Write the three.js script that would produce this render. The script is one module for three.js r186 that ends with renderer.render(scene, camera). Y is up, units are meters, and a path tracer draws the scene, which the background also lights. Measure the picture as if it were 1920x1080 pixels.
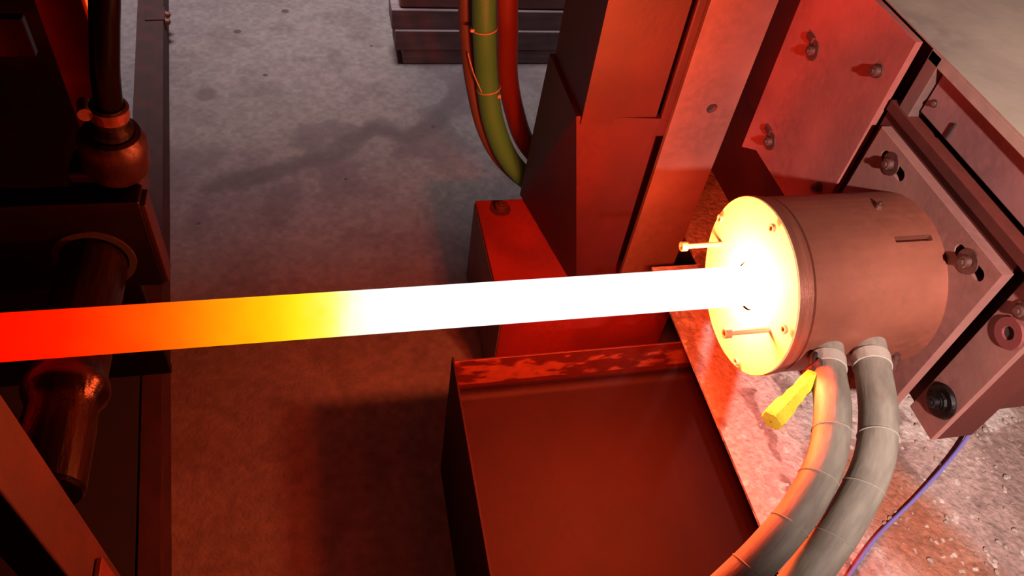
import * as THREE from 'three';
import { RoundedBoxGeometry } from 'three/addons/geometries/RoundedBoxGeometry.js';
import { mergeGeometries, mergeVertices, toCreasedNormals } from 'three/addons/utils/BufferGeometryUtils.js';
import { RectAreaLightUniformsLib } from 'three/addons/lights/RectAreaLightUniformsLib.js';
import { Brush, Evaluator, SUBTRACTION } from 'three-bvh-csg';

// ---------------------------------------------------------------- camera, exposure, large lights
RectAreaLightUniformsLib.init();
const scene = new THREE.Scene();
scene.background = new THREE.Color(0x000000);
const camera = new THREE.PerspectiveCamera(41.11, 1920 / 1080, 0.02, 60);
camera.position.set(-0.591, 1.676, 0.669);
camera.up.set(0.064, 0.664, -0.745);
camera.lookAt(-0.591 + 0.2144, 1.676 - 0.738, 0.669 - 0.640);
const renderer = new THREE.WebGLRenderer({ antialias: true });
renderer.toneMapping = THREE.LinearToneMapping;
renderer.toneMappingExposure = 1.0;
renderer.shadowMap.enabled = true;

const HALL = { w: 1.2, l: 1.4, x: -0.75, y: 4.3, z: -1.9, i: 56 };        // strip lamp under the hall roof, above the far floor
const WORK = { x: -0.25, y: 2.1, z: 1.5, tx: 0.74, ty: 0.75, tz: -0.03, i: 33 };  // work lamp under the added canopy, aimed at the heater cabinet
// what the hot steel radiates, from the coil mouth to the far end: [x, candela, colour]
const GLOW = [[-0.04, 1.9, [1, 0.21, 0.065]], [-0.11, 1.9, [1, 0.07, 0.007]], [-0.22, 0.3, [1, 0.05, 0.004]], [-0.32, 0.16, [1, 0.04, 0.003]], [-0.46, 0.1, [1, 0.03, 0.002]], [-0.6, 0.06, [1, 0.03, 0.002]], [-0.76, 0.03, [1, 0.025, 0.001]], [-0.93, 0.014, [1, 0.02, 0.001]]];

// ---------------------------------------------------------------- helpers
const R = THREE.MathUtils.degToRad, V = (x, y, z) => new THREE.Vector3(x, y, z);
function rng(seed) { let s = seed >>> 0; return () => { s = (s + 0x6d2b79f5) >>> 0; let t = Math.imul(s ^ (s >>> 15), 1 | s); t = (t + Math.imul(t ^ (t >>> 7), 61 | t)) ^ t; return ((t ^ (t >>> 14)) >>> 0) / 4294967296; }; }
function hash(x, y, s) { let h = Math.imul(x, 374761393) ^ Math.imul(y, 668265263) ^ Math.imul(s, 2147483647); h = Math.imul(h ^ (h >>> 13), 1274126177); return ((h ^ (h >>> 16)) >>> 0) / 4294967296; }
function vnoise(x, y, s, per) {                                    // value noise, periodic when per > 0
  const xi = Math.floor(x), yi = Math.floor(y), fx = x - xi, fy = y - yi, w = (a) => (per ? ((a % per) + per) % per : a);
  const u = fx * fx * (3 - 2 * fx), v = fy * fy * (3 - 2 * fy);
  const a = hash(w(xi), w(yi), s), b = hash(w(xi + 1), w(yi), s), c = hash(w(xi), w(yi + 1), s), d = hash(w(xi + 1), w(yi + 1), s);
  return a + (b - a) * u + (c - a) * v + (a - b - c + d) * u * v;
}
function fbm(x, y, s, oct = 5, per = 0) { let t = 0, a = 0.5, n = 0; for (let i = 0; i < oct; i++) { t += a * vnoise(x, y, s + i * 17, per); n += a; a *= 0.5; x *= 2; y *= 2; per *= 2; } return t / n; }
const clamp = (x, a = 0, b = 1) => Math.min(b, Math.max(a, x)), mix = (a, b, t) => a + (b - a) * t, sstep = (a, b, x) => { const t = clamp((x - a) / (b - a)); return t * t * (3 - 2 * t); };
const mix3 = (a, b, t) => [mix(a[0], b[0], t), mix(a[1], b[1], t), mix(a[2], b[2], t)];
function tex(w, h, fn, srgb = true) {                               // fn(u, v) -> [r, g, b] in sRGB 0..255, or one number 0..1
  const d = new Uint8Array(w * h * 4);
  for (let j = 0; j < h; j++) for (let i = 0; i < w; i++) {
    const c = fn((i + 0.5) / w, (j + 0.5) / h), o = (j * w + i) * 4;
    if (typeof c === 'number') d[o] = d[o + 1] = d[o + 2] = clamp(c) * 255; else { d[o] = clamp(c[0], 0, 255); d[o + 1] = clamp(c[1], 0, 255); d[o + 2] = clamp(c[2], 0, 255); }
    d[o + 3] = 255;
  }
  const t = new THREE.DataTexture(d, w, h); t.wrapS = t.wrapT = THREE.RepeatWrapping; t.magFilter = THREE.LinearFilter; t.minFilter = THREE.LinearMipmapLinearFilter; t.generateMipmaps = true;
  if (srgb) t.colorSpace = THREE.SRGBColorSpace; t.needsUpdate = true; return t;
}
function rep(t, k) { const c = t.clone(); c.repeat.set(k, k); c.needsUpdate = true; return c; }
// shared neutral textures: blotches, fine grain, brushed lines
const blotch = tex(512, 512, (u, v) => { const f = fbm(u * 6, v * 6, 3, 6, 6); return 0.62 + 0.6 * (f - 0.5) + 0.18 * (fbm(u * 60, v * 60, 9, 2, 60) - 0.5) + 0.12; }, false);
const grain = tex(512, 512, (u, v) => fbm(u * 40, v * 40, 21, 4, 40), false);
const brushed = tex(512, 512, (u, v) => 0.5 + 0.5 * (vnoise(u * 6, v * 256, 5, 0) - 0.5) + 0.3 * (vnoise(u * 24, v * 128, 8, 0) - 0.5), false);
const wear = (a, b, thr, seed) => tex(512, 512, (u, v) => { const f = fbm(u * 4, v * 4, seed, 6, 4), g = fbm(u * 48, v * 48, seed + 40, 3, 48), m = sstep(thr - 0.2, thr + 0.2, f + 0.3 * (g - 0.5)); return mix3(a, b, m).map((c) => c * (0.9 + 0.2 * g)); });
const TX = {
  steel: wear([128, 98, 91], [110, 82, 77], 0.52, 101),
  rust: wear([92, 34, 24], [74, 25, 18], 0.5, 131),
  primer: wear([94, 24, 17], [78, 19, 13], 0.55, 151),
  beige: wear([176, 156, 138], [150, 132, 120], 0.5, 171),
  oil: wear([34, 24, 22], [20, 14, 13], 0.5, 191),
  tray: wear([48, 8, 5], [40, 6, 4], 0.52, 211),
  wood: tex(512, 512, (u, v) => { const g = fbm(u * 3, v * 40, 7, 4), k = fbm(u * 8, v * 8, 15, 4); return mix3([150, 122, 120], [100, 80, 82], clamp(g * 0.8 + 0.4 * k - 0.1)); }),
};
function mat(name, map, o = {}) { const { phys, tile = 2, bump = 0.00025, tint = [1, 1, 1], ...p } = o; return Object.assign(new (phys ? THREE.MeshPhysicalMaterial : THREE.MeshStandardMaterial)({ map: map ? rep(map, tile) : null, color: new THREE.Color().setRGB(...tint), roughness: 0.6, metalness: 0.1, bumpMap: rep(grain, tile * 1.5), bumpScale: bump, ...p }), { name }); }
const M = {
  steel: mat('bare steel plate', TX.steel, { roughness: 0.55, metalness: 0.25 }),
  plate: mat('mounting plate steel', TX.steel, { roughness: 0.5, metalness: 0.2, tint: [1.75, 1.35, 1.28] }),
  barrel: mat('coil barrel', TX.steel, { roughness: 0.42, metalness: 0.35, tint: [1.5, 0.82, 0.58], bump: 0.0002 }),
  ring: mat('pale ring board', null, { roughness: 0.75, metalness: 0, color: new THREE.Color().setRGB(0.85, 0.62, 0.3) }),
  rust: mat('rusty steel', TX.rust, { roughness: 0.7 }),
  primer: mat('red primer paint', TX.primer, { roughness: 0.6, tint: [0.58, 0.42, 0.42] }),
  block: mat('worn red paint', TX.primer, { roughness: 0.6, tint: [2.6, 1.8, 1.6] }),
  post: mat('dusty post paint', TX.steel, { roughness: 0.62, tint: [1.05, 0.85, 0.78] }),
  beige: mat('dusty beige sheet', TX.beige, { roughness: 0.6, metalness: 0.05, tile: 1.3 }),
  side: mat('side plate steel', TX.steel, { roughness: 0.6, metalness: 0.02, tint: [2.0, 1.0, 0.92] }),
  panel: mat('panel steel', TX.steel, { roughness: 0.55, metalness: 0.1, tint: [1.35, 1.1, 1.2] }),
  oil: mat('oily black steel', TX.oil, { roughness: 0.42, metalness: 0.4, tint: [0.6, 0.55, 0.55] }),
  void: mat('matte black of conveyor shade and bearing ring', null, { roughness: 0.95, metalness: 0, color: new THREE.Color().setRGB(0.012, 0.008, 0.008) }),  // near black, also painted as the shade under the conveyor
  oilRed: mat('oily red brown casting', TX.oil, { roughness: 0.45, metalness: 0.2, tint: [2.0, 0.9, 0.75] }),
  postRust: mat('brown rusty bar', TX.rust, { roughness: 0.8, metalness: 0, tint: [0.36, 0.32, 0.3], tile: 5 }),
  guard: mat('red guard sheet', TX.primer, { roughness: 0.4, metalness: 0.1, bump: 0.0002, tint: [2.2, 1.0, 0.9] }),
  highlightBead: mat('glossy orange highlight bead', null, { roughness: 0.25, metalness: 0.9, color: new THREE.Color().setRGB(0.7, 0.3, 0.12), bump: 0.0001 }),  // glossy orange metal, made for the highlight along the guard edge
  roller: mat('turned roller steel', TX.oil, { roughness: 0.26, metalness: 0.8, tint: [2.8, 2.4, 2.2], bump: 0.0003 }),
  bolt: mat('bolt steel', TX.steel, { roughness: 0.4, metalness: 0.5, tint: [0.8, 0.55, 0.5] }),
  stud: mat('socket screw steel', null, { roughness: 0.4, metalness: 0.5, color: new THREE.Color().setRGB(0.5, 0.4, 0.3) }),
  dark: mat('dark recess', null, { roughness: 0.8, metalness: 0.2, color: new THREE.Color().setRGB(0.03, 0.018, 0.015) }),
  tray: mat('dark bin sheet', TX.tray, { roughness: 0.7, metalness: 0.55, bump: 0.0002, tile: 1.4, tint: [1.15, 0.4, 0.35] }),
  hoseGrey: mat('grey rubber hose', tex(512, 512, (u, v) => { const f = fbm(u * 8, v * 24, 61, 5, 8), g = fbm(u * 30, v * 60, 66, 3); return mix3([150, 140, 126], [132, 122, 110], sstep(0.3, 0.7, f)).map((c) => c * (0.93 + 0.14 * g)); }), { roughness: 0.6, metalness: 0, tile: 1, bump: 0.0003 }),
  clamp: mat('zinc clamp band', null, { roughness: 0.45, metalness: 0.1, color: new THREE.Color().setRGB(0.5, 0.42, 0.35) }),
  seam: mat('hose seam', null, { roughness: 0.7, metalness: 0, color: new THREE.Color().setRGB(0.42, 0.36, 0.29) }),
  green: mat('green hose', null, { roughness: 0.5, metalness: 0, color: new THREE.Color().setRGB(0.06, 0.34, 0.1) }),
  brownHose: mat('brown hose', null, { roughness: 0.6, metalness: 0, color: new THREE.Color().setRGB(0.12, 0.07, 0.06) }),
  redHose: mat('red brown hose', null, { roughness: 0.5, metalness: 0, color: new THREE.Color().setRGB(0.19, 0.035, 0.018) }),
  blackHose: mat('black hose', null, { phys: true, specularIntensity: 0.15, roughness: 0.25, metalness: 0, color: new THREE.Color().setRGB(0.003, 0.002, 0.002), bumpMap: null }),
  tie: mat('cable tie', null, { roughness: 0.5, metalness: 0, color: new THREE.Color().setRGB(0.6, 0.45, 0.25) }),
  yellow: mat('yellow plastic', null, { roughness: 0.5, metalness: 0, color: new THREE.Color().setRGB(0.95, 0.9, 0.06), bump: 0.0015 }),
  cable: mat('violet cable', null, { roughness: 0.5, metalness: 0, color: new THREE.Color().setRGB(0.2, 0.17, 0.5) }),
  redRubber: mat('red washer', null, { roughness: 0.7, metalness: 0, color: new THREE.Color().setRGB(0.17, 0.03, 0.028) }),
  wood: mat('grey timber', TX.wood, { roughness: 0.85, metalness: 0, tile: 2 }),
  wall: mat('hall wall', TX.beige, { roughness: 0.9, metalness: 0, tile: 0.5, tint: [0.35, 0.33, 0.32] }),
};
function triUV(g) {                                                 // uv in metres from the dominant axis of each face
  g = g.index ? g.toNonIndexed() : g; const p = g.attributes.position, uv = new Float32Array(p.count * 2), a = V(), b = V(), c = V(), n = V();
  for (let i = 0; i < p.count; i += 3) {
    a.fromBufferAttribute(p, i); b.fromBufferAttribute(p, i + 1); c.fromBufferAttribute(p, i + 2); n.subVectors(b, a).cross(c.clone().sub(a));
    const x = Math.abs(n.x), y = Math.abs(n.y), z = Math.abs(n.z);
    [a, b, c].forEach((q, k) => { const [s, t] = x >= y && x >= z ? [q.z, q.y] : y >= z ? [q.x, q.z] : [q.x, q.y]; uv[(i + k) * 2] = s; uv[(i + k) * 2 + 1] = t; });
  }
  g.setAttribute('uv', new THREE.BufferAttribute(uv, 2)); return g;
}
const strip = (g) => { for (const k of Object.keys(g.attributes)) if (!['position', 'normal', 'uv'].includes(k)) g.deleteAttribute(k); return g; };
function box(x0, x1, y0, y1, z0, z1, r = 0.0015) {                  // box between two corners, edges rounded
  const w = x1 - x0, h = y1 - y0, d = z1 - z0, g = new RoundedBoxGeometry(w, h, d, 2, Math.min(r, w / 2.1, h / 2.1, d / 2.1));
  return triUV(g.translate((x0 + x1) / 2, (y0 + y1) / 2, (z0 + z1) / 2));
}
function cyl(a, b, r0, r1 = r0, n = 32, open = false) {             // cylinder from point a to point b
  const A = V(...a), B = V(...b), L = A.distanceTo(B), g = new THREE.CylinderGeometry(r1, r0, L, n, 1, open);
  g.applyQuaternion(new THREE.Quaternion().setFromUnitVectors(V(0, 1, 0), B.clone().sub(A).normalize())); return g.translate(...A.add(B).multiplyScalar(0.5).toArray());
}
function lathe(a, dir, prof, n = 48) {                              // prof: [radius, distance along dir] pairs, revolved about dir through a
  const g = new THREE.LatheGeometry(prof.map(([r, t]) => new THREE.Vector2(r, t)), n); g.applyQuaternion(new THREE.Quaternion().setFromUnitVectors(V(0, 1, 0), V(...dir).normalize()));
  return toCreasedNormals(g.translate(...a), 0.6);
}
function tube(pts, r, n = 120, m = 24) { const c = new THREE.CatmullRomCurve3(pts.map((p) => V(...p)), false, 'centripetal'), g = new THREE.TubeGeometry(c, n, r, m); const uv = g.attributes.uv, L = c.getLength(); for (let i = 0; i < uv.count; i++) uv.setXY(i, uv.getY(i), uv.getX(i) * L); g.userData.curve = c; return g; }
function plateYZ(pts, x0, x1, holes = []) {                         // outline in (z, y), extruded along x
  const s = new THREE.Shape(pts.map(([z, y]) => new THREE.Vector2(z, y))); for (const h of holes) s.holes.push(h);
  const g = new THREE.ExtrudeGeometry(s, { depth: x1 - x0 - 0.002, bevelEnabled: true, bevelThickness: 0.001, bevelSize: 0.001, bevelOffset: -0.001, bevelSegments: 2, curveSegments: 20 });
  g.applyMatrix4(new THREE.Matrix4().set(0, 0, 1, x0 + 0.001, 0, 1, 0, 0, 1, 0, 0, 0, 0, 0, 0, 1)); // (z, y, t) -> (t, y, z) mirrors, so turn the faces round
  const nonIdx = g.index ? g.toNonIndexed() : g, p = nonIdx.attributes.position.array; for (let i = 0; i < p.length; i += 9) for (let k = 0; k < 3; k++) { const t = p[i + k]; p[i + k] = p[i + 3 + k]; p[i + 3 + k] = t; }
  nonIdx.computeVertexNormals(); return triUV(nonIdx);
}
function slotPath(z, y, len, w) { const p = new THREE.Path(), h = len / 2 - w; p.absarc(z + h, y, w, -Math.PI / 2, Math.PI / 2, false); p.absarc(z - h, y, w, Math.PI / 2, Math.PI * 1.5, false); p.closePath(); return p; }
function hexa(b, t) {                                               // eight corners: four below, four above, each counter-clockwise seen from above
  const q = [], f = (a, c, d, e) => q.push(a, c, d, a, d, e); f(t[0], t[1], t[2], t[3]); f(b[3], b[2], b[1], b[0]); for (let i = 0; i < 4; i++) { const j = (i + 1) % 4; f(b[i], b[j], t[j], t[i]); }
  const g = new THREE.BufferGeometry(); g.setAttribute('position', new THREE.BufferAttribute(new Float32Array(q.flat()), 3)); g.computeVertexNormals(); return triUV(g);
}
const used = new Map();
function numbered(n) { const k = used.get(n) ?? 0; used.set(n, k + 1); return k ? n + '_' + String(k).padStart(3, '0') : n; }
function thing(name, label, category, pos, group) { const o = new THREE.Group(); o.name = numbered(name); o.position.set(...pos); o.userData = { label, category }; if (group) o.userData.group = group; scene.add(o); return o; }
function part(name, geo, m, parent, label) {                        // geometry given in world metres
  const g = strip(Array.isArray(geo) ? mergeGeometries(geo.map((q) => strip(q.index ? q.toNonIndexed() : q))) : geo), off = V(); for (let p = parent; p && p !== scene; p = p.parent) off.add(p.position);
  g.translate(-off.x, -off.y, -off.z); const o = new THREE.Mesh(g, m); o.name = parent === scene ? numbered(name) : name; o.castShadow = o.receiveShadow = true; if (label) o.userData.label = label; parent.add(o); return o;
}
function single(name, label, category, geo, m, pos, group) {        // a thing that is one mesh, its origin at pos
  const g = strip(Array.isArray(geo) ? mergeGeometries(geo.map((q) => strip(q.index ? q.toNonIndexed() : q))) : geo).translate(-pos[0], -pos[1], -pos[2]), o = new THREE.Mesh(g, m);
  o.name = numbered(name); o.position.set(...pos); o.castShadow = o.receiveShadow = true; o.userData = { label, category }; if (group) o.userData.group = group; scene.add(o); return o;
}
function struct(name, geo, m) { const o = new THREE.Mesh(strip(geo), m); o.name = name; o.receiveShadow = o.castShadow = true; o.userData = { kind: 'structure' }; scene.add(o); return o; }
function hexBolt(a, dir, r, h, washer = 1.7) {                      // hex head on a washer
  const d = V(...dir).normalize(), p = V(...a), e = (t) => p.clone().addScaledVector(d, t).toArray(), w = r * 0.28;
  return [cyl(a, e(w), r * washer, r * washer, 28), cyl(e(w), e(w + h * 0.86), r, r, 6).toNonIndexed(), cyl(e(w + h * 0.86), e(w + h), r * 0.92, r * 0.74, 18), cyl(e(w + h), e(w + h * 1.35), r * 0.5, r * 0.45, 14)];
}
function socketScrew(a, dir, r, h) {                                // cap screw with a hexagonal socket
  const d = V(...dir).normalize(), p = V(...a), e = (t) => p.clone().addScaledVector(d, t).toArray(), hx = [];
  const outer = new THREE.Shape().absarc(0, 0, r, 0, Math.PI * 2), hole = new THREE.Path(); for (let i = 0; i < 6; i++) { const q = (i * Math.PI) / 3; hole[i ? 'lineTo' : 'moveTo'](Math.cos(q) * r * 0.58, Math.sin(q) * r * 0.58); } hole.closePath(); outer.holes.push(hole);
  const g = new THREE.ExtrudeGeometry(outer, { depth: h, bevelEnabled: true, bevelSize: r * 0.08, bevelOffset: -r * 0.08, bevelThickness: r * 0.08, bevelSegments: 2, curveSegments: 20 });
  g.applyQuaternion(new THREE.Quaternion().setFromUnitVectors(V(0, 0, 1), d)); g.translate(...a); hx.push(g); return [hx, cyl(a, e(h * 0.3), r * 0.6, r * 0.6, 6)];
}

// ---------------------------------------------------------------- the hall
const floorTex = tex(2048, 2048, (u, v) => {                        // 4 m square, u: x -2..2, v: z -4..0
  const x = u * 4 - 2, z = v * 4 - 4;
  const f = fbm(x * 1.6 + 7, z * 1.6 + 3, 301, 6), g = fbm(x * 9, z * 9, 333, 5), h = fbm(x * 60, z * 60, 351, 3), q = fbm(x * 3.2 + 40, z * 3.2, 371, 5);
  let c = mix3([117, 99, 95], [100, 83, 83], sstep(0.3, 0.7, f)); c = mix3(c, [110, 96, 89], 0.5 * sstep(0.5, 0.62, q));
  c = mix3(c, [86, 66, 64], 0.35 * sstep(0.52, 0.75, g)); c = c.map((k) => k * (0.86 + 0.28 * h));
  // the wandering dark stain and its smudges
  const P = [[-0.98, -1.28], [-0.774, -1.354], [-0.603, -1.428], [-0.451, -1.57], [-0.346, -1.506], [-0.243, -1.579], [-0.092, -1.808], [0.0, -2.0]]; let d = 9;
  for (let i = 0; i + 1 < P.length; i++) { const [ax, az] = P[i], [bx, bz] = P[i + 1], t = clamp(((x - ax) * (bx - ax) + (z - az) * (bz - az)) / ((bx - ax) ** 2 + (bz - az) ** 2)); d = Math.min(d, Math.hypot(x - ax - t * (bx - ax), z - az - t * (bz - az))); }
  d += 0.05 * (fbm(x * 7, z * 7, 391, 4) - 0.5); c = mix3(c, [62, 46, 46], 0.5 * (1 - sstep(0.015, 0.06, d)));
  if (d < 0.35) c = mix3(c, [80, 62, 64], 0.4 * sstep(0.45, 0.6, g) * (1 - sstep(0.1, 0.3, d)));
  for (const [sx, sz, r] of [[-0.24, -1.57, 0.012], [-1.02, -1.78, 0.05], [-0.93, -2.2, 0.02], [-0.56, -1.3, 0.009], [-1.0, -1.12, 0.009], [-0.82, -1.9, 0.012], [-0.42, -2.1, 0.01], [-0.75, -2.36, 0.02]]) { const e = Math.hypot(x - sx, z - sz) + 0.4 * r * (g - 0.5); c = mix3(c, [58, 36, 36], (r > 0.03 ? 0.35 : 0.75) * (1 - sstep(r * 0.5, r, e))); }
  return c;
});
floorTex.wrapS = floorTex.wrapT = THREE.MirroredRepeatWrapping;
const concrete = mat('concrete', null, { roughness: 0.82, metalness: 0, bump: 0.002 }); concrete.map = floorTex;
{
  const g = new THREE.BoxGeometry(9, 0.2, 9).translate(0, -0.1, -1), f = struct('floor', triUV(g), concrete), uv = f.geometry.attributes.uv;
  for (let i = 0; i < uv.count; i++) uv.setXY(i, (uv.getX(i) + 2) / 4, (uv.getY(i) + 4) / 4);
  concrete.bumpMap = rep(grain, 16);
}
struct('ceiling', triUV(new THREE.BoxGeometry(9, 0.2, 9).translate(0, 5.1, -1)), M.wall);
struct('wall_left', triUV(new THREE.BoxGeometry(0.2, 5, 9).translate(-4.6, 2.5, -1)), M.wall);
struct('wall_right', triUV(new THREE.BoxGeometry(0.2, 5, 9).translate(4.6, 2.5, -1)), M.wall);
struct('wall_far', triUV(new THREE.BoxGeometry(9, 5, 0.2).translate(0, 2.5, -5.6)), M.wall);
struct('wall_near', triUV(new THREE.BoxGeometry(9, 5, 0.2).translate(0, 2.5, 3.6)), M.wall);
// unseen canopy, added to keep the hall lamp off the near floor
{
  const t = thing('added_shade_canopy', 'added canopy shading the near floor from the hall lamp, out of the picture', 'added_canopy', [0, 2.3, 0]);
  part('canopy_slab', box(-4.4, 4.4, 2.36, 2.4, -1.66, 3.4, 0.004), M.rust, t); part('canopy_edge', box(-4.4, 4.4, 2.25, 2.4, -1.72, -1.66, 0.004), M.rust, t);
  for (const x of [-3.2, 3.2]) for (const z of [-1.4, 3.2]) part('canopy_hanger', cyl([x, 2.4, z], [x, 4.99, z], 0.02), M.rust, t);
}
// the hall lamp
{
  const t = thing('hall_lamp', 'long ceiling lamp hanging above the far floor, out of the picture', 'lamp', [HALL.x, HALL.y, HALL.z]);
  part('lamp_housing', box(HALL.x - HALL.w / 2 - 0.03, HALL.x + HALL.w / 2 + 0.03, HALL.y + 0.012, HALL.y + 0.09, HALL.z - HALL.l / 2 - 0.03, HALL.z + HALL.l / 2 + 0.03, 0.01), M.beige, t);
  part('lamp_rod', cyl([HALL.x, HALL.y + 0.09, HALL.z], [HALL.x, 4.99, HALL.z], 0.012), M.bolt, t);
  part('lamp_panel', box(HALL.x - HALL.w / 2, HALL.x + HALL.w / 2, HALL.y, HALL.y + 0.012, HALL.z - HALL.l / 2, HALL.z + HALL.l / 2, 0.003), new THREE.MeshStandardMaterial({ color: 0xffffff, emissive: 0xf4f2ff, emissiveIntensity: 1 }), t);
  const l = new THREE.RectAreaLight(new THREE.Color().setRGB(0.93, 0.94, 1), HALL.i, HALL.w, HALL.l); l.position.set(0, -0.006, 0); l.rotation.x = -Math.PI / 2; l.castShadow = true; t.add(l);
}
// the work lamp, hung under the added canopy
{
  const t = thing('work_lamp', 'work lamp hanging under the added canopy, out of the picture', 'lamp', [WORK.x, WORK.y, WORK.z]);
  part('lamp_pole', cyl([WORK.x, WORK.y + 0.02, WORK.z], [WORK.x, 2.36, WORK.z], 0.012), M.oil, t);
  const d = V(WORK.tx - WORK.x, WORK.ty - WORK.y, WORK.tz - WORK.z).normalize(), at = (k) => [WORK.x + d.x * k, WORK.y + d.y * k, WORK.z + d.z * k];
  part('lamp_reflector', lathe(at(-0.02), d.toArray(), [[0.001, 0], [0.05, 0], [0.11, 0.09], [0.106, 0.092], [0.047, 0.006], [0.001, 0.006]]), M.oil, t);
  part('lamp_bulb', new THREE.SphereGeometry(0.03, 20, 14).translate(...at(0.035)), new THREE.MeshStandardMaterial({ color: 0xffffff, emissive: 0xfff0e0, emissiveIntensity: 2 }), t);
  const l = new THREE.SpotLight(new THREE.Color().setRGB(1, 0.8, 0.74), WORK.i, 0, R(25), 0.7, 2); l.position.set(...at(0.035)).sub(t.position); l.target.position.set(WORK.tx - WORK.x, WORK.ty - WORK.y, WORK.tz - WORK.z); l.castShadow = true; l.shadow.radius = 1.5; t.add(l, l.target);
}

// ---------------------------------------------------------------- machine base on the right, covered in scale dust
const baseTex = tex(2048, 2048, (u, v) => {                         // 2 m square, u: x 0..2, v: z -1.2..0.8
  const x = u * 2, z = v * 2 - 1.2, wx = x + 0.06 * (fbm(x * 8, z * 8, 401, 4) - 0.5), wz = z + 0.06 * (fbm(x * 8 + 9, z * 8, 411, 4) - 0.5);
  const f = fbm(wx * 7 + 3, wz * 4, 421, 6), g = fbm(wx * 22, wz * 14, 431, 5), h = fbm(x * 130, z * 130, 441, 3), k = fbm(wx * 5 + 20, wz * 5 + 5, 451, 6);
  let c = mix3([164, 136, 128], [134, 108, 100], sstep(0.36, 0.62, f));
  c = mix3(c, [186, 168, 160], 0.85 * sstep(0.52, 0.57, k));                           // pale dust lying in crisp-edged patches
  c = mix3(c, [104, 80, 74], 0.6 * sstep(0.6, 0.72, g));                        // dark scale
  c = mix3(c, [150, 78, 48], 0.7 * (1 - sstep(0.0, 0.09, Math.abs(wx - 0.37 - 0.25 * (wz - 0.19)) - 0.03)) * sstep(0.05, 0.12, wz));   // rust-stained run
  const spot = fbm(x * 70, z * 70, 461, 2); c = mix3(c, [200, 186, 178], 0.8 * sstep(0.76, 0.82, spot));
  return c.map((q) => q * (0.84 + 0.32 * h));
});
{
  const s = new THREE.Shape([[0.1, -0.8], [0.1, 0.43], [0.215, 0.43], [0.215, 1.1], [2.0, 1.1], [2.0, -0.8]].map(([x, y]) => new THREE.Vector2(x, y)));   // (x, -z)
  const g = new THREE.ExtrudeGeometry(s, { depth: 0.006, bevelEnabled: true, bevelThickness: 0.001, bevelSize: 0.001, bevelOffset: -0.001, bevelSegments: 2 }).rotateX(-Math.PI / 2).translate(0, 0.443, 0), m = mat('scale dust', null, { roughness: 0.85, metalness: 0, bump: 0.0035 });
  m.map = baseTex; m.bumpMap = rep(grain, 6); const o = struct('floor_base_plate', triUV(g), m), uv = o.geometry.attributes.uv; for (let i = 0; i < uv.count; i++) uv.setXY(i, uv.getX(i) / 2, (uv.getY(i) + 1.2) / 2);
  struct('floor_base_block', box(0.42, 1.98, 0, 0.441, -1.08, 0.78, 0.004), M.rust);
}

// ---------------------------------------------------------------- hot steel bar
const BARY = 0.875, BARR = 0.03;
const heatStops = [[-1.0, [255, 16, 0]], [-0.93, [255, 28, 0]], [-0.85, [255, 66, 2]], [-0.79, [255, 112, 4]], [-0.74, [255, 150, 6]], [-0.69, [255, 190, 8]], [-0.645, [255, 224, 30]], [-0.61, [255, 242, 110]], [-0.58, [255, 253, 215]], [-0.55, [255, 255, 255]], [0.3, [255, 255, 255]]];
const heatAt = (x) => { if (x <= heatStops[0][0]) return heatStops[0][1]; for (let i = 0; i + 1 < heatStops.length; i++) { const [a, c] = heatStops[i], [b, e] = heatStops[i + 1]; if (x <= b) return mix3(c, e, (x - a) / (b - a)); } return [255, 255, 255]; };
const X0 = -1.5, X1 = 0.26;
const heatTex = tex(2048, 64, (u, v) => { const x = X0 + u * (X1 - X0), w = 0.02 * (fbm(u * 60, v * 6, 501, 4, 0) - 0.5); return heatAt(x + w); }); heatTex.wrapS = THREE.ClampToEdgeWrapping;
{
  const t = thing('hot_steel_bar', 'glowing round steel bar leaving the coil, white hot fading to red at its far end', 'steel bar', [0, BARY, 0]);
  const hot = new THREE.MeshStandardMaterial({ name: 'glowing steel', color: new THREE.Color().setRGB(0.03, 0.02, 0.02), roughness: 0.8, emissive: 0xffffff, emissiveMap: heatTex, emissiveIntensity: 1.15 });
  const cuts = [[-1.5, -1.1, 'dull red section'], [-1.1, -0.84, 'bright red section'], [-0.84, -0.68, 'orange section'], [-0.68, -0.58, 'yellow section'], [-0.58, -0.38, 'white hot section'], [-0.38, -0.12, 'white hot section before the coil'], [-0.12, 0.24, 'white hot section in the coil mouth']];
  for (const [a, b, label] of cuts) {
    const g = new THREE.CylinderGeometry(BARR, BARR, b - a, 48, 1, false).rotateZ(-Math.PI / 2).translate((a + b) / 2, BARY, 0), p = g.attributes.position, uv = g.attributes.uv;
    for (let i = 0; i < p.count; i++) uv.setXY(i, (p.getX(i) - X0) / (X1 - X0), Math.atan2(p.getY(i) - BARY, p.getZ(i)) / (2 * Math.PI) + 0.5);
    part('bar_section', g, hot, t, label);
  }
  for (const [x, i, c] of GLOW) { const l = new THREE.PointLight(new THREE.Color().setRGB(...c), i, 0, 2); l.position.set(x, 0, 0); l.castShadow = true; l.shadow.radius = 1.3; t.add(l); }
}

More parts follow.
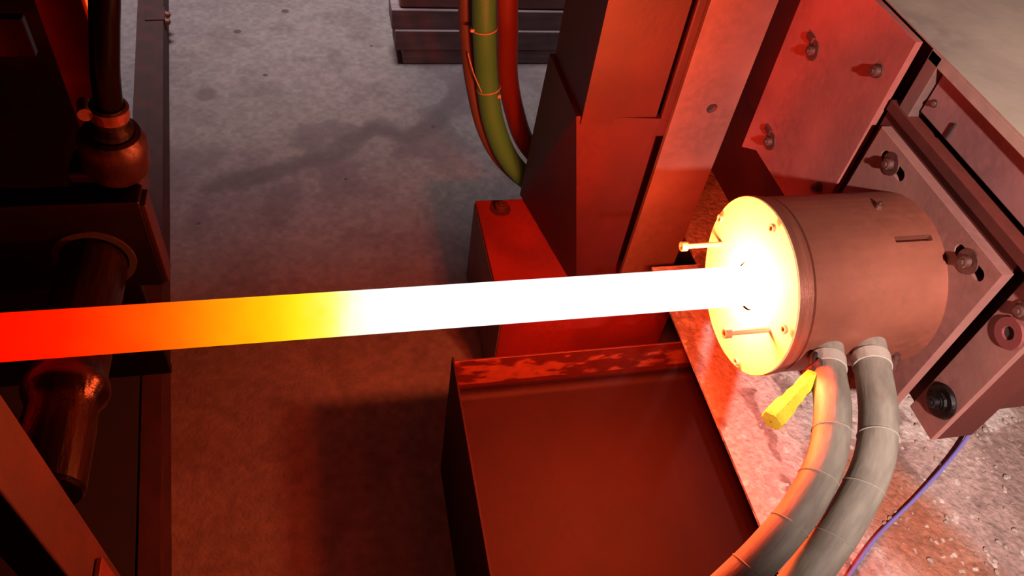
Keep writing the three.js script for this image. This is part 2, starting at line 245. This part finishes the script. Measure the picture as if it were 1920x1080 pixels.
// ---------------------------------------------------------------- induction coil
const CY = 0.868, CZ = -0.005;
{
  const t = thing('induction_coil', 'brown cylindrical induction coil with a yellow-lit round end plate, bolted to a square plate', 'induction heater', [0.12, CY, CZ]);
  part('end_plate', lathe([0, CY, CZ], [1, 0, 0], [[0.037, 0.0025], [0.037, 0.001], [0.038, 0], [0.134, 0], [0.135, 0.001], [0.135, 0.0025], [0.037, 0.0025]], 96), M.ring, t, 'round end plate lit yellow by the bar');
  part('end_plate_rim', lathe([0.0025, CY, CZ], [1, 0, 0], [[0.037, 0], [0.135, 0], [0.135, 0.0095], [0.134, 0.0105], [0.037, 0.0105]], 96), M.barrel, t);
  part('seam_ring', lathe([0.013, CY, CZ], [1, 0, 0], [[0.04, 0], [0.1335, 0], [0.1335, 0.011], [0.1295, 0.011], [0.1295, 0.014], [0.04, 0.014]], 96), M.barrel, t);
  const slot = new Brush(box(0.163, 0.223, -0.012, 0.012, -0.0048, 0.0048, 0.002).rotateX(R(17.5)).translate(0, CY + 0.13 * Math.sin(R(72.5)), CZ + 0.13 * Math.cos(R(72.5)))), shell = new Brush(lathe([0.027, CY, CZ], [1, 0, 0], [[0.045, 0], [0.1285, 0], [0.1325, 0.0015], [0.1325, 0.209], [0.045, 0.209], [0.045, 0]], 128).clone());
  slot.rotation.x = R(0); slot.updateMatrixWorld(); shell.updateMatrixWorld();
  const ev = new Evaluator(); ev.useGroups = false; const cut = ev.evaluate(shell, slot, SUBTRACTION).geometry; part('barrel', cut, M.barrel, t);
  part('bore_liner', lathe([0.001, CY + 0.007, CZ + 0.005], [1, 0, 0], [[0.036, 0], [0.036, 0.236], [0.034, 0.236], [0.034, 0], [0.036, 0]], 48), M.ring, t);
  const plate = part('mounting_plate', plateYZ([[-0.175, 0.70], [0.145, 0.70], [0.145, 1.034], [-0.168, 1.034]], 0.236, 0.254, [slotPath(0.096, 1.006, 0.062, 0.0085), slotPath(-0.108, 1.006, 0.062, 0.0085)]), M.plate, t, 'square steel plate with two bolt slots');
  for (const z of [0.0975, -0.1075]) part('slot_backing', box(0.2535, 0.2555, 0.985, 1.028, z - 0.0425, z + 0.0425, 0.0005), M.dark, plate);
  for (const z of [0.094, -0.112]) part('bolt', hexBolt([0.2365, 1.006, z], [-1, 0, 0], 0.0095, 0.009, 1.9), M.bolt, plate);
  for (const a of [90, 166, 19, 303]) { const r = 0.121, [hd, so] = socketScrew([-0.0045, CY + r * Math.sin(R(a)), CZ - r * Math.cos(R(a)) * (a === 19 ? -1 : a === 303 ? -1 : 1) * (a === 166 ? -1 : 1)], [-1, 0, 0], 0.0066, 0.004), sc = part('screw', hd, M.stud, t); part('socket', so, M.dark, sc); }
  for (const [z, y] of [[-0.1, 0.862], [0.079, 0.868]]) { const s = part('stud', cyl([0.0, y, z], [-0.062, y, z], 0.0042, 0.0042, 20), M.stud, t, 'long socket head screw standing out of the end plate'); const [hd, so] = socketScrew([-0.061, y, z], [-1, 0, 0], 0.0078, 0.009); part('screw_head', hd, M.stud, s); part('socket', so, M.dark, s); }
  part('grub_screw', [cyl([0.168, CY + 0.1285, CZ - 0.02], [0.168, CY + 0.137, CZ - 0.0212], 0.006, 0.005, 12), cyl([0.168, CY + 0.134, CZ - 0.0208], [0.168, CY + 0.141, CZ - 0.0218], 0.003, 0.0026, 6)], M.bolt, t, 'small bright screw on top of the barrel');
  for (const x of [0.075, 0.142]) part('hose_nipple', cyl([x, 0.868, 0.1], [x - 0.012, 0.872, 0.14], 0.019, 0.019, 28), M.bolt, t);
}

// ---------------------------------------------------------------- water hoses under the coil
function waterHose(label, pts, r, scr) {
  const t = thing('water_hose', label, 'hose', pts[0]), c = tube(pts, r, 140, 28), curve = c.userData.curve; part('hose_wall', c, M.hoseGrey, t);
  for (const k of [0.3, 0.43, 0.56, 0.69, 0.82]) { const p = curve.getPointAt(k), d = curve.getTangentAt(k); part('seam_line', new THREE.TorusGeometry(r + 0.0002, 0.0009, 8, 48).applyQuaternion(new THREE.Quaternion().setFromUnitVectors(V(0, 0, 1), d.applyAxisAngle(V(0, 1, 0), 0.12))).translate(...p.toArray()), M.seam, t); }
  const p = curve.getPointAt(0.075), d = curve.getTangentAt(0.075), e = (q) => p.clone().addScaledVector(d, q).toArray();
  const cl = part('hose_clamp', lathe(e(-0.01), d.toArray(), [[r + 0.0002, 0], [r + 0.0016, 0.0005], [r + 0.0016, 0.0195], [r + 0.0002, 0.02], [r + 0.0002, 0]], 48), M.clamp, t, 'steel worm drive hose clamp');
  const side = V(...scr).normalize(), h = p.clone().addScaledVector(side, r + 0.005), ax = d.clone().cross(side).normalize(), f = (q) => h.clone().addScaledVector(ax, q).toArray();
  part('clamp_screw', [cyl(f(-0.012), f(0.012), 0.006, 0.006, 16), cyl(f(0.012), f(0.02), 0.0045, 0.0045, 6)], M.bolt, cl);
  for (let i = 0; i < 3; i++) { const q = side.clone().applyAxisAngle(d, -0.75 - i * 0.17), o = p.clone().addScaledVector(q, r + 0.0016); part('clamp_slot', new THREE.BoxGeometry(0.0014, 0.0012, 0.009).applyMatrix4(new THREE.Matrix4().makeBasis(q.clone().cross(d).normalize(), q, d)).translate(...o.toArray()), M.dark, cl); }
  return t;
}
waterHose('grey water hose nearer the yellow-lit end plate, orange glow along its left side', [[0.075, 0.868, 0.112], [0.051, 0.871, 0.164], [0.02, 0.882, 0.227], [-0.019, 0.877, 0.29], [-0.069, 0.86, 0.34], [-0.12, 0.835, 0.375], [-0.165, 0.807, 0.399], [-0.22, 0.77, 0.424], [-0.275, 0.733, 0.449]], 0.0235, [-0.9, 0.3, 0.2]);
waterHose('grey water hose nearer the mounting plate, running beside the first hose', [[0.142, 0.868, 0.112], [0.118, 0.871, 0.171], [0.084, 0.876, 0.24], [0.044, 0.871, 0.302], [-0.003, 0.849, 0.35], [-0.054, 0.82, 0.391], [-0.104, 0.783, 0.425], [-0.16, 0.74, 0.455], [-0.216, 0.697, 0.485]], 0.0245, [0.9, 0.2, 0.3]);
{
  const t = thing('yellow_tag', 'yellow plastic tag hanging from the first hose clamp below the end plate', 'tag', [0.026, 0.872, 0.166]);
  part('tag_body', lathe([0.026, 0.872, 0.166], [-0.085, -0.012, 0.056], [[0.001, 0], [0.012, 0.001], [0.0135, 0.02], [0.0115, 0.034], [0.014, 0.05], [0.0125, 0.058], [0.0165, 0.072], [0.017, 0.094], [0.015, 0.1], [0.001, 0.101]], 6), M.yellow, t);
  part('tag_strap', tube([[0.05, 0.868, 0.135], [0.036, 0.886, 0.14], [0.028, 0.878, 0.16], [0.03, 0.862, 0.172]], 0.003, 30, 8), M.dark, t);
}

// ---------------------------------------------------------------- heater cabinet behind the coil
{
  const t = thing('heater_cabinet', 'large dusty steel heater cabinet carrying the coil, with a beige top sheet', 'cabinet', [0.9, 0.45, -0.4]);
  part('top_sheet', box(0.25, 1.7, 1.166, 1.17, -1.25, 0.26, 0.0008), M.beige, t, 'beige top sheet');
  part('top_lip', box(0.25, 0.256, 1.15, 1.1665, -0.172, 0.26, 0.0012), M.beige, t, 'beige folded edge');
  part('cabinet_body', box(0.288, 1.69, 0.78, 1.166, -1.24, 0.2, 0.002), M.rust, t);
  part('cabinet_foot', box(0.375, 1.6, 0.45, 0.78, -1.2, -0.16, 0.002), M.rust, t);
  const pn = part('front_panel', box(0.262, 0.288, 1.08, 1.148, -0.142, 0.26, 0.0015), M.panel, t, 'purplish grey front panel');
  part('panel_bolt', hexBolt([0.262, 1.105, -0.126], [-1, 0, 0], 0.0045, 0.004, 1.3), M.bolt, pn); part('panel_pin', box(0.259, 0.263, 1.082, 1.108, -0.0765, -0.0715, 0.0008), M.dark, pn);
  part('corner_post', box(0.25, 0.288, 1.048, 1.166, -0.172, -0.146, 0.0015), M.steel, t);
  part('cross_rail', box(0.247, 0.274, 1.05, 1.068, -0.19, 0.3, 0.0015), M.rust, t);
  part('backing_plate', box(0.254, 0.262, 0.74, 1.05, -0.192, 0.14, 0.0015), M.rust, t);
}
{
  const t = thing('side_plate', 'tall bolted steel plate left of the cabinet panel, lit red along its left edge', 'steel plate', [0.245, 0.77, -0.34]);
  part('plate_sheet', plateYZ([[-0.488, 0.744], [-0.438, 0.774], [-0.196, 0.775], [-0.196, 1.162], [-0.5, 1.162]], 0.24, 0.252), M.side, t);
  for (const [y, z, lab] of [[1.021, -0.403, 'bolt in a curved slot'], [1.088, -0.236, 'bolt head'], [0.821, -0.406, 'bolt in a curved slot'], [0.856, -0.229, 'bolt head']]) {
    const b = part('plate_bolt', hexBolt([0.2402, y, z], [-1, 0, 0], 0.0095, 0.009, z < -0.3 ? 1.8 : 1.15), M.bolt, t, lab);
    if (z < -0.3) part('washer_tab', [box(0.234, 0.2405, y + 0.008, y + 0.02, z - 0.03, z - 0.008, 0.002)], M.rust, b);
  }
  part('plate_back_frame', box(0.252, 0.286, 0.79, 1.16, -0.49, -0.21, 0.002), M.rust, t);
}
{
  const t = thing('frame_leg', 'short steel frame leg in front of the mounting plate with a red washer and bolts', 'frame leg', [0.276, 0.73, 0.18]);
  part('leg_plate', box(0.27, 0.282, 0.73, 1.048, 0.15, 0.212, 0.0015), M.plate, t); part('leg_flange', box(0.282, 0.345, 0.73, 1.048, 0.202, 0.212, 0.0015), M.rust, t);
  const y1 = 0.962, z1 = 0.186;
  part('red_washer', lathe([0.2702, y1, z1], [-1, 0, 0], [[0.009, 0], [0.022, 0], [0.0235, 0.002], [0.022, 0.005], [0.01, 0.005], [0.009, 0.004], [0.009, 0]], 40), M.redRubber, t, 'round red washer with a dark hole'); part('washer_hole', cyl([0.2695, y1, z1], [0.2685, y1, z1], 0.0091, 0.0091, 24), M.dark, t);
  part('leg_bolt', hexBolt([0.2702, 0.999, 0.178], [-1, 0, 0], 0.009, 0.009, 1.5), M.bolt, t);
  part('rubber_pad', lathe([0.2702, 0.795, 0.183], [-1, 0, 0], [[0.001, 0], [0.027, 0], [0.028, 0.003], [0.025, 0.007], [0.016, 0.007], [0.015, 0.011], [0.001, 0.011]], 40), M.oil, t, 'large dark rubber pad at the foot of the leg'); part('pad_bolt', hexBolt([0.2595, 0.795, 0.183], [-1, 0, 0], 0.01, 0.008, 1.2), M.oil, t);
  part('leg_backing', box(0.283, 0.2875, 0.73, 1.046, 0.06, 0.2, 0.001), M.rust, t);
}

// ---------------------------------------------------------------- posts and column behind the bar
{
  const t = thing('steel_post', 'upright pinkish steel post behind the end plate, with one hole', 'post', [0.135, 0, -0.52]);
  const hole = new THREE.Path().absarc(0.148, 0.832, 0.011, 0, Math.PI * 2, true), s = new THREE.Shape([[0.069, 0.001], [0.2, 0.001], [0.2, 1.7], [0.069, 1.7]].map((p) => new THREE.Vector2(...p))); s.holes.push(hole);
  part('post_face', triUV(new THREE.ExtrudeGeometry(s, { depth: 0.01, bevelEnabled: true, bevelSize: 0.001, bevelOffset: -0.001, bevelThickness: 0.001, bevelSegments: 2 }).translate(0, 0, -0.511)), M.post, t);
  part('post_hole', cyl([0.148, 0.832, -0.5115], [0.148, 0.832, -0.513], 0.014, 0.014, 20), M.dark, t);
  part('post_back_plate', box(0.045, 0.19, 0.3, 1.7, -0.6, -0.594, 0.001), M.rust, t); part('post_flange', box(0.188, 0.2, 0.001, 1.7, -0.57, -0.512, 0.0015), M.rust, t); part('stiffener', box(0.052, 0.08, 0.755, 1.7, -0.526, -0.513, 0.004), M.primer, t, 'red strip behind the left edge');
}
{
  const t = thing('machine_column', 'dark red painted machine column with a flared foot, behind the hot bar', 'column', [-0.03, 0.3, -0.64]);
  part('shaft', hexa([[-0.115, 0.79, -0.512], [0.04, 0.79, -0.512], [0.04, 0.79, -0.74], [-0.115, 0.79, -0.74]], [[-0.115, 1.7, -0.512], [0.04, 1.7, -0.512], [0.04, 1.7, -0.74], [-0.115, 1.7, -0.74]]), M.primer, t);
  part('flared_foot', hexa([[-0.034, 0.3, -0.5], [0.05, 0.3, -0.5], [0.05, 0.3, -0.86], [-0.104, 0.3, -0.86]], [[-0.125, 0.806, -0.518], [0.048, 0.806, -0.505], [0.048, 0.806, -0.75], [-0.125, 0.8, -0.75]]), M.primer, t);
}
{
  const t = thing('column_block', 'red lit rectangular block under the column foot, bolted near its far corner', 'block', [-0.05, 0, -0.64]);
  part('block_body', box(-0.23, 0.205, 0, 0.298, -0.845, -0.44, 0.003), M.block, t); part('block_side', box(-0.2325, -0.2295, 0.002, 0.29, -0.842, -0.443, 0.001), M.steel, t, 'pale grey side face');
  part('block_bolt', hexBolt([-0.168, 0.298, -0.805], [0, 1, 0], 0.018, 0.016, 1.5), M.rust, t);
}

// ---------------------------------------------------------------- catch bin below the bar
{
  const t = thing('catch_bin', 'dark red sheet steel catch bin standing below the hot bar', 'bin', [-0.14, 0, 0.13]), w = 0.004;
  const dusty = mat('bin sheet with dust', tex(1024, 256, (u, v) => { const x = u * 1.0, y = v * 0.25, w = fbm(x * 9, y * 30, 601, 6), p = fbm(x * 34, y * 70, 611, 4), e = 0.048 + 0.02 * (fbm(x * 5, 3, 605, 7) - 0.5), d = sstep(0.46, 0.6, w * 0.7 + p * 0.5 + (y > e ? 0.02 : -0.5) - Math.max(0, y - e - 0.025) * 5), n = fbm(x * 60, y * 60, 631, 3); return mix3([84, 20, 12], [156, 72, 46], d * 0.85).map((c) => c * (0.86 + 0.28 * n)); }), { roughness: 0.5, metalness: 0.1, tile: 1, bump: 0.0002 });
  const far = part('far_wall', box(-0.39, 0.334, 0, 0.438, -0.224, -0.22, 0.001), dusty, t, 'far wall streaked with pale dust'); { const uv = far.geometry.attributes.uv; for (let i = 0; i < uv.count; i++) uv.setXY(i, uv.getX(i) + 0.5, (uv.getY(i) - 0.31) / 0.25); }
  part('left_wall', box(-0.39, -0.386, 0, 0.45, -0.224, 0.45, 0.001), M.tray, t); part('right_wall', box(0.33, 0.334, 0, 0.438, -0.22, 0.45, 0.001), M.tray, t); part('near_wall', box(-0.386, 0.33, 0, 0.438, 0.446, 0.45, 0.001), M.tray, t);
  const prof = [[-0.22, 0.345]]; for (let i = 0; i <= 8; i++) { const a = (i / 8) * Math.PI / 2; prof.push([-0.2 + -0.018 * Math.cos(a), 0.34 - 0.018 * Math.sin(a) ]); } prof.push([0.446, 0.318], [0.446, 0.31], [-0.22, 0.31]);
  part('bin_floor', triUV(new THREE.ExtrudeGeometry(new THREE.Shape(prof.map(([z, y]) => new THREE.Vector2(z, y))), { depth: 0.716, bevelEnabled: false, curveSegments: 1 }).rotateY(-Math.PI / 2).translate(0.33, 0, 0)), M.tray, t, 'shiny dark bottom sheet with a folded far edge');
}

// ---------------------------------------------------------------- hoses hanging beside the column
const hosesTie = [];
function hangingHose(label, pts, r, m) { return single('hanging_hose', label, 'hose', tube(pts, r, 100, 20), m, pts[3]); }
hangingHose('thin brown hose, outermost left of the three hanging beside the red column', [[-0.30, 1.5, -1.0], [-0.29, 1.1, -1.0], [-0.278, 0.866, -0.995], [-0.264, 0.713, -0.986], [-0.243, 0.587, -0.975], [-0.206, 0.456, -0.952], [-0.148, 0.346, -0.955], [-0.048, 0.246, -0.95], [0.058, 0.18, -0.95]], 0.017, M.brownHose);
hangingHose('thick green hose, the middle one of three hanging beside the red column', [[-0.26, 1.5, -0.965], [-0.25, 1.1, -0.96], [-0.241, 0.885, -0.958], [-0.23, 0.739, -0.942], [-0.211, 0.609, -0.942], [-0.186, 0.493, -0.925], [-0.132, 0.377, -0.914], [-0.04, 0.282, -0.898], [0.065, 0.212, -0.892]], 0.028, M.green);
hangingHose('red brown hose, nearest the red column of the three hanging hoses', [[-0.21, 1.5, -0.97], [-0.2, 1.1, -0.97], [-0.187, 0.882, -0.967], [-0.169, 0.73, -0.966], [-0.153, 0.604, -0.968], [-0.123, 0.497, -0.965], [-0.079, 0.396, -0.963], [0.009, 0.301, -0.955], [0.097, 0.236, -0.95]], 0.026, M.redHose);
function cableTie(label, c, d, r) { const t = thing('cable_tie', label, 'cable tie', c); part('tie_band', new THREE.TorusGeometry(r, 0.002, 8, 40).applyQuaternion(new THREE.Quaternion().setFromUnitVectors(V(0, 0, 1), V(...d).normalize())).translate(...c), M.tie, t); return t; }
{ const a = cableTie('pale cable tie round the green hose near the top of the picture', [-0.231, 0.748, -0.943], [0.1, -1, 0.05], 0.0295); part('tie_head', box(-0.266, -0.256, 0.744, 0.752, -0.937, -0.928, 0.002), M.tie, a); const b = cableTie('pale cable tie with a loose tail, lower on the green hose', [-0.205, 0.585, -0.941], [0.22, -1, 0.1], 0.0295); part('tie_head', box(-0.187, -0.178, 0.575, 0.584, -0.918, -0.91, 0.002), M.tie, b); part('tie_tail', tube([[-0.226, 0.588, -0.92], [-0.245, 0.625, -0.935], [-0.262, 0.675, -0.955]], 0.0016, 20, 6), M.tie, b); }

// ---------------------------------------------------------------- timbers on the far floor
function timber(label, x0, x1, y0, y1, z0, z1) { const o = single('timber', label, 'timber', box(x0, x1, y0, y1, z0, z1, 0.004), M.wood, [(x0 + x1) / 2, y0, (z0 + z1) / 2], 'timbers stacked on the far floor'); return o; }
timber('lowest short bearer of the timber stack on the far floor, darkest', -0.308, 0.4, 0, 0.062, -2.08, -1.97);
timber('grey squared timber lying on the bearer, middle of the stack', -0.34, 0.42, 0.062, 0.144, -2.08, -1.968);
timber('grey squared timber lying on top of the stack, set back', -0.352, 0.42, 0.144, 0.222, -2.1, -1.978);
single('storage_case', 'dark grey case resting on the timber stack, cut off by the top edge', 'case', [box(-0.322, 0.42, 0.222, 0.4, -2.09, -1.99, 0.012), box(-0.05, 0.1, 0.4, 0.415, -2.06, -2.02, 0.006)], M.panel, [0.05, 0.222, -2.04]);

// ---------------------------------------------------------------- roller conveyor on the left
{
  const t = thing('conveyor_roller', 'polished waisted steel roller carrying the red end of the bar', 'roller', [-0.943, 0.80, 0]);
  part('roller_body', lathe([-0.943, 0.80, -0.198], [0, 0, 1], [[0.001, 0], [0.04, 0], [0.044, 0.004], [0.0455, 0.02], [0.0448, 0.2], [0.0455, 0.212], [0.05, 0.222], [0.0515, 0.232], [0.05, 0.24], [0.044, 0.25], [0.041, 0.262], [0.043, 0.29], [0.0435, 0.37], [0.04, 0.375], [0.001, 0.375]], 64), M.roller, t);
  part('roller_shaft', cyl([-0.943, 0.8, -0.24], [-0.943, 0.8, 0.187], 0.016), M.bolt, t);
}
{
  const t = thing('bearing_plate', 'oily dark bearing plate standing behind the roller end', 'plate', [-1.1, 0, -0.22]);
  part('plate_body', plateless(), M.oil, t); part('plate_end', box(-0.861, -0.853, 0.74, 0.9, -0.236, -0.2005, 0.002), M.oilRed, t); part('plate_foot', box(-1.6, -1.55, 0.099, 0.74, -0.24, -0.2, 0.002), M.oil, t);
  part('bearing_ring', lathe([-0.943, 0.8, -0.2], [0, 0, 1], [[0.046, 0], [0.056, 0], [0.056, 0.003], [0.046, 0.003], [0.046, 0]], 48), M.void, t);
}
function plateless() { return box(-1.6, -0.86, 0.735, 0.907, -0.24, -0.2, 0.003); }
{
  const t = thing('hose_fitting', 'dark threaded hose fitting with a round nut on the bearing plate', 'pipe fitting', [-0.9, 0.907, -0.25]);
  part('fitting_block', box(-0.955, -0.862, 0.864, 0.925, -0.3, -0.243, 0.006), M.oilRed, t);
  part('round_nut', lathe([-0.892, 0.915, -0.262], [0.12, 1, 0.1], [[0.001, 0], [0.036, 0], [0.043, 0.01], [0.044, 0.045], [0.043, 0.062], [0.037, 0.072], [0.03, 0.074], [0.029, 0.07], [0.001, 0.07]], 40), M.oilRed, t, 'large round nut');
  part('collar', lathe([-0.883, 0.985, -0.256], [0.15, 1, 0.1], [[0.001, 0], [0.028, 0], [0.028, 0.012], [0.022, 0.018], [0.021, 0.05], [0.001, 0.05]], 32), M.oil, t);
  const cl = part('hose_clamp', lathe([-0.878, 1.012, -0.253], [0.15, 1, 0.05], [[0.021, 0], [0.0245, 0.001], [0.0245, 0.018], [0.021, 0.019], [0.021, 0]], 36), M.bolt, t, 'steel clamp'); part('clamp_screw', cyl([-0.906, 1.028, -0.262], [-0.9, 1.03, -0.232], 0.009, 0.009, 14), M.bolt, cl);
}
single('black_hose', 'glossy black hose rising from the clamped fitting at the left', 'hose', tube([[-0.876, 1.02, -0.252], [-0.866, 1.08, -0.25], [-0.852, 1.14, -0.25], [-0.838, 1.2, -0.25], [-0.83, 1.32, -0.26], [-0.84, 1.6, -0.3]], 0.0175, 80, 24), M.blackHose, [-0.876, 1.02, -0.252]);
{
  const pts = []; for (let i = 0; i <= 20; i++) { const a = i / 20; pts.push([-0.972 + 0.075 * a, -0.405 + 0.06 * a - 0.03 * (1 - a) * a * 4 * 0.6 - 0.02 * a * a]); }
  const s = new THREE.Shape(); pts.forEach(([x, z], i) => s[i ? 'lineTo' : 'moveTo'](x, -z)); [...pts].reverse().forEach(([x, z]) => s.lineTo(x - 0.001, -z + 0.004)); s.closePath();
  const gt = thing('guard_sheet', 'curved red lit guard sheet standing left of the black hose', 'guard', [-0.95, 0.86, -0.38]); part('sheet', triUV(new THREE.ExtrudeGeometry(s, { depth: 0.72, bevelEnabled: false }).rotateX(-Math.PI / 2).translate(0, 0.86, 0)), M.guard, gt); part('highlight_bead', cyl([-0.897, 0.97, -0.362], [-0.897, 1.58, -0.362], 0.0055, 0.0055, 20), M.highlightBead, gt, 'added bead for the orange edge highlight');  // bead added along the sheet edge to catch an orange highlight
  single('cross_bar', 'dark red flat bar crossing behind the guard sheet at the left edge', 'bar', box(-1.6, -1.0, 1.0, 1.06, -0.43, -0.415, 0.002), M.oilRed, [-1.3, 1.0, -0.42]);
  single('added_backing_panel', 'added dark panel blacking out the floor behind the roller conveyor, at the far left', 'screen', box(-2.2, -1.0, 0.1, 1.7, -0.52, -0.5, 0.003), M.oil, [-1.6, 0.1, -0.51]);  // dark panel added so the floor behind it reads black
}
single('guide_post', 'rusty upright flat bar in the bottom left corner, before the roller', 'bar', box(-0.955, -0.909, 0.0, 1.12, 0.192, 0.268, 0.003), M.postRust, [-0.93, 0, 0.23]);
single('roller_bracket', 'small bright-edged bracket under the roller at the bottom edge', 'bracket', box(-0.908, -0.9, 0.55, 0.7, 0.215, 0.3, 0.002), M.rust, [-0.91, 0.6, 0.27]);
{
  const t = thing('floor_channel', 'long brown steel channel lying on the floor beside the conveyor', 'steel channel', [-1.0905, 0, -1.245]), a = Math.atan2(0.221, 2.39); t.rotation.y = a;
  const q = (n, x0, x1, y0, y1, z0, z1, m) => { const o = new THREE.Mesh(strip(box(x0, x1, y0, y1, z0, z1, 0.002)), m); o.name = n; o.castShadow = o.receiveShadow = true; t.add(o); return o; };
  q('web', -0.045, 0, 0, 0.1, -2.2, 1.9, M.postRust); q('flange', -0.09, -0.043, 0.094, 0.1, -2.2, 0.2, M.postRust); q('joint_strap', -0.062, 0.006, 0.06, 0.106, -0.95, -0.86, M.postRust);
  for (const z of [-0.93, -0.88]) { const o = new THREE.Mesh(mergeGeometries(hexBolt([0.006, 0.085, z], [1, 0, 0], 0.012, 0.01, 1.3).map((g) => strip(g.index ? g.toNonIndexed() : g))), M.bolt); o.name = 'joint_bolt'; t.add(o); }
}
{ const a = Math.atan2(0.221, 2.39), g = triUV(new THREE.BoxGeometry(1.1, 0.096, 1.95)).rotateY(a), x = -1.0905 - 0.6 * Math.cos(a) + 1.36 * Math.sin(a), z = -1.245 + 0.6 * Math.sin(a) + 1.36 * Math.cos(a); single('conveyor_shade', 'near black box standing in for the shade under the roller conveyor', 'pan', g.translate(x, 0.05, z), M.void, [x, 0.002, z]); }  // added near-black box, painted in place of shade under the conveyor

// ---------------------------------------------------------------- small things on the machine base
single('violet_cable', 'thin violet cable crossing the dusty machine base at the right', 'cable', tube([[0.05, 0.46, 0.42], [0.14, 0.456, 0.36], [0.216, 0.455, 0.306], [0.299, 0.455, 0.251], [0.427, 0.456, 0.185], [0.557, 0.462, 0.111], [0.649, 0.47, 0.049], [0.728, 0.475, -0.007], [0.797, 0.47, -0.048], [0.9, 0.46, -0.09], [1.1, 0.456, -0.12]], 0.0036, 140, 10), M.cable, [0.216, 0.4505, 0.306]);
{
  const r = rng(77), gs = []; for (let i = 0; i < 420; i++) { const x = 0.25 + r() * 0.75, z = -0.15 + r() * 0.6, s = 0.0016 + r() ** 3 * 0.006, g = new THREE.IcosahedronGeometry(s, 0); g.scale(1, 0.55, 0.8); g.rotateY(r() * 6.28); g.translate(x, 0.45 + s * 0.3, z); gs.push(strip(g)); }
  const o = single('scale_flakes', 'pale crumbs of scale scattered on the dusty machine base', 'debris', gs, M.beige, [0.6, 0.45, 0.15]); o.userData.kind = 'stuff';
}

renderer.render(scene, camera);
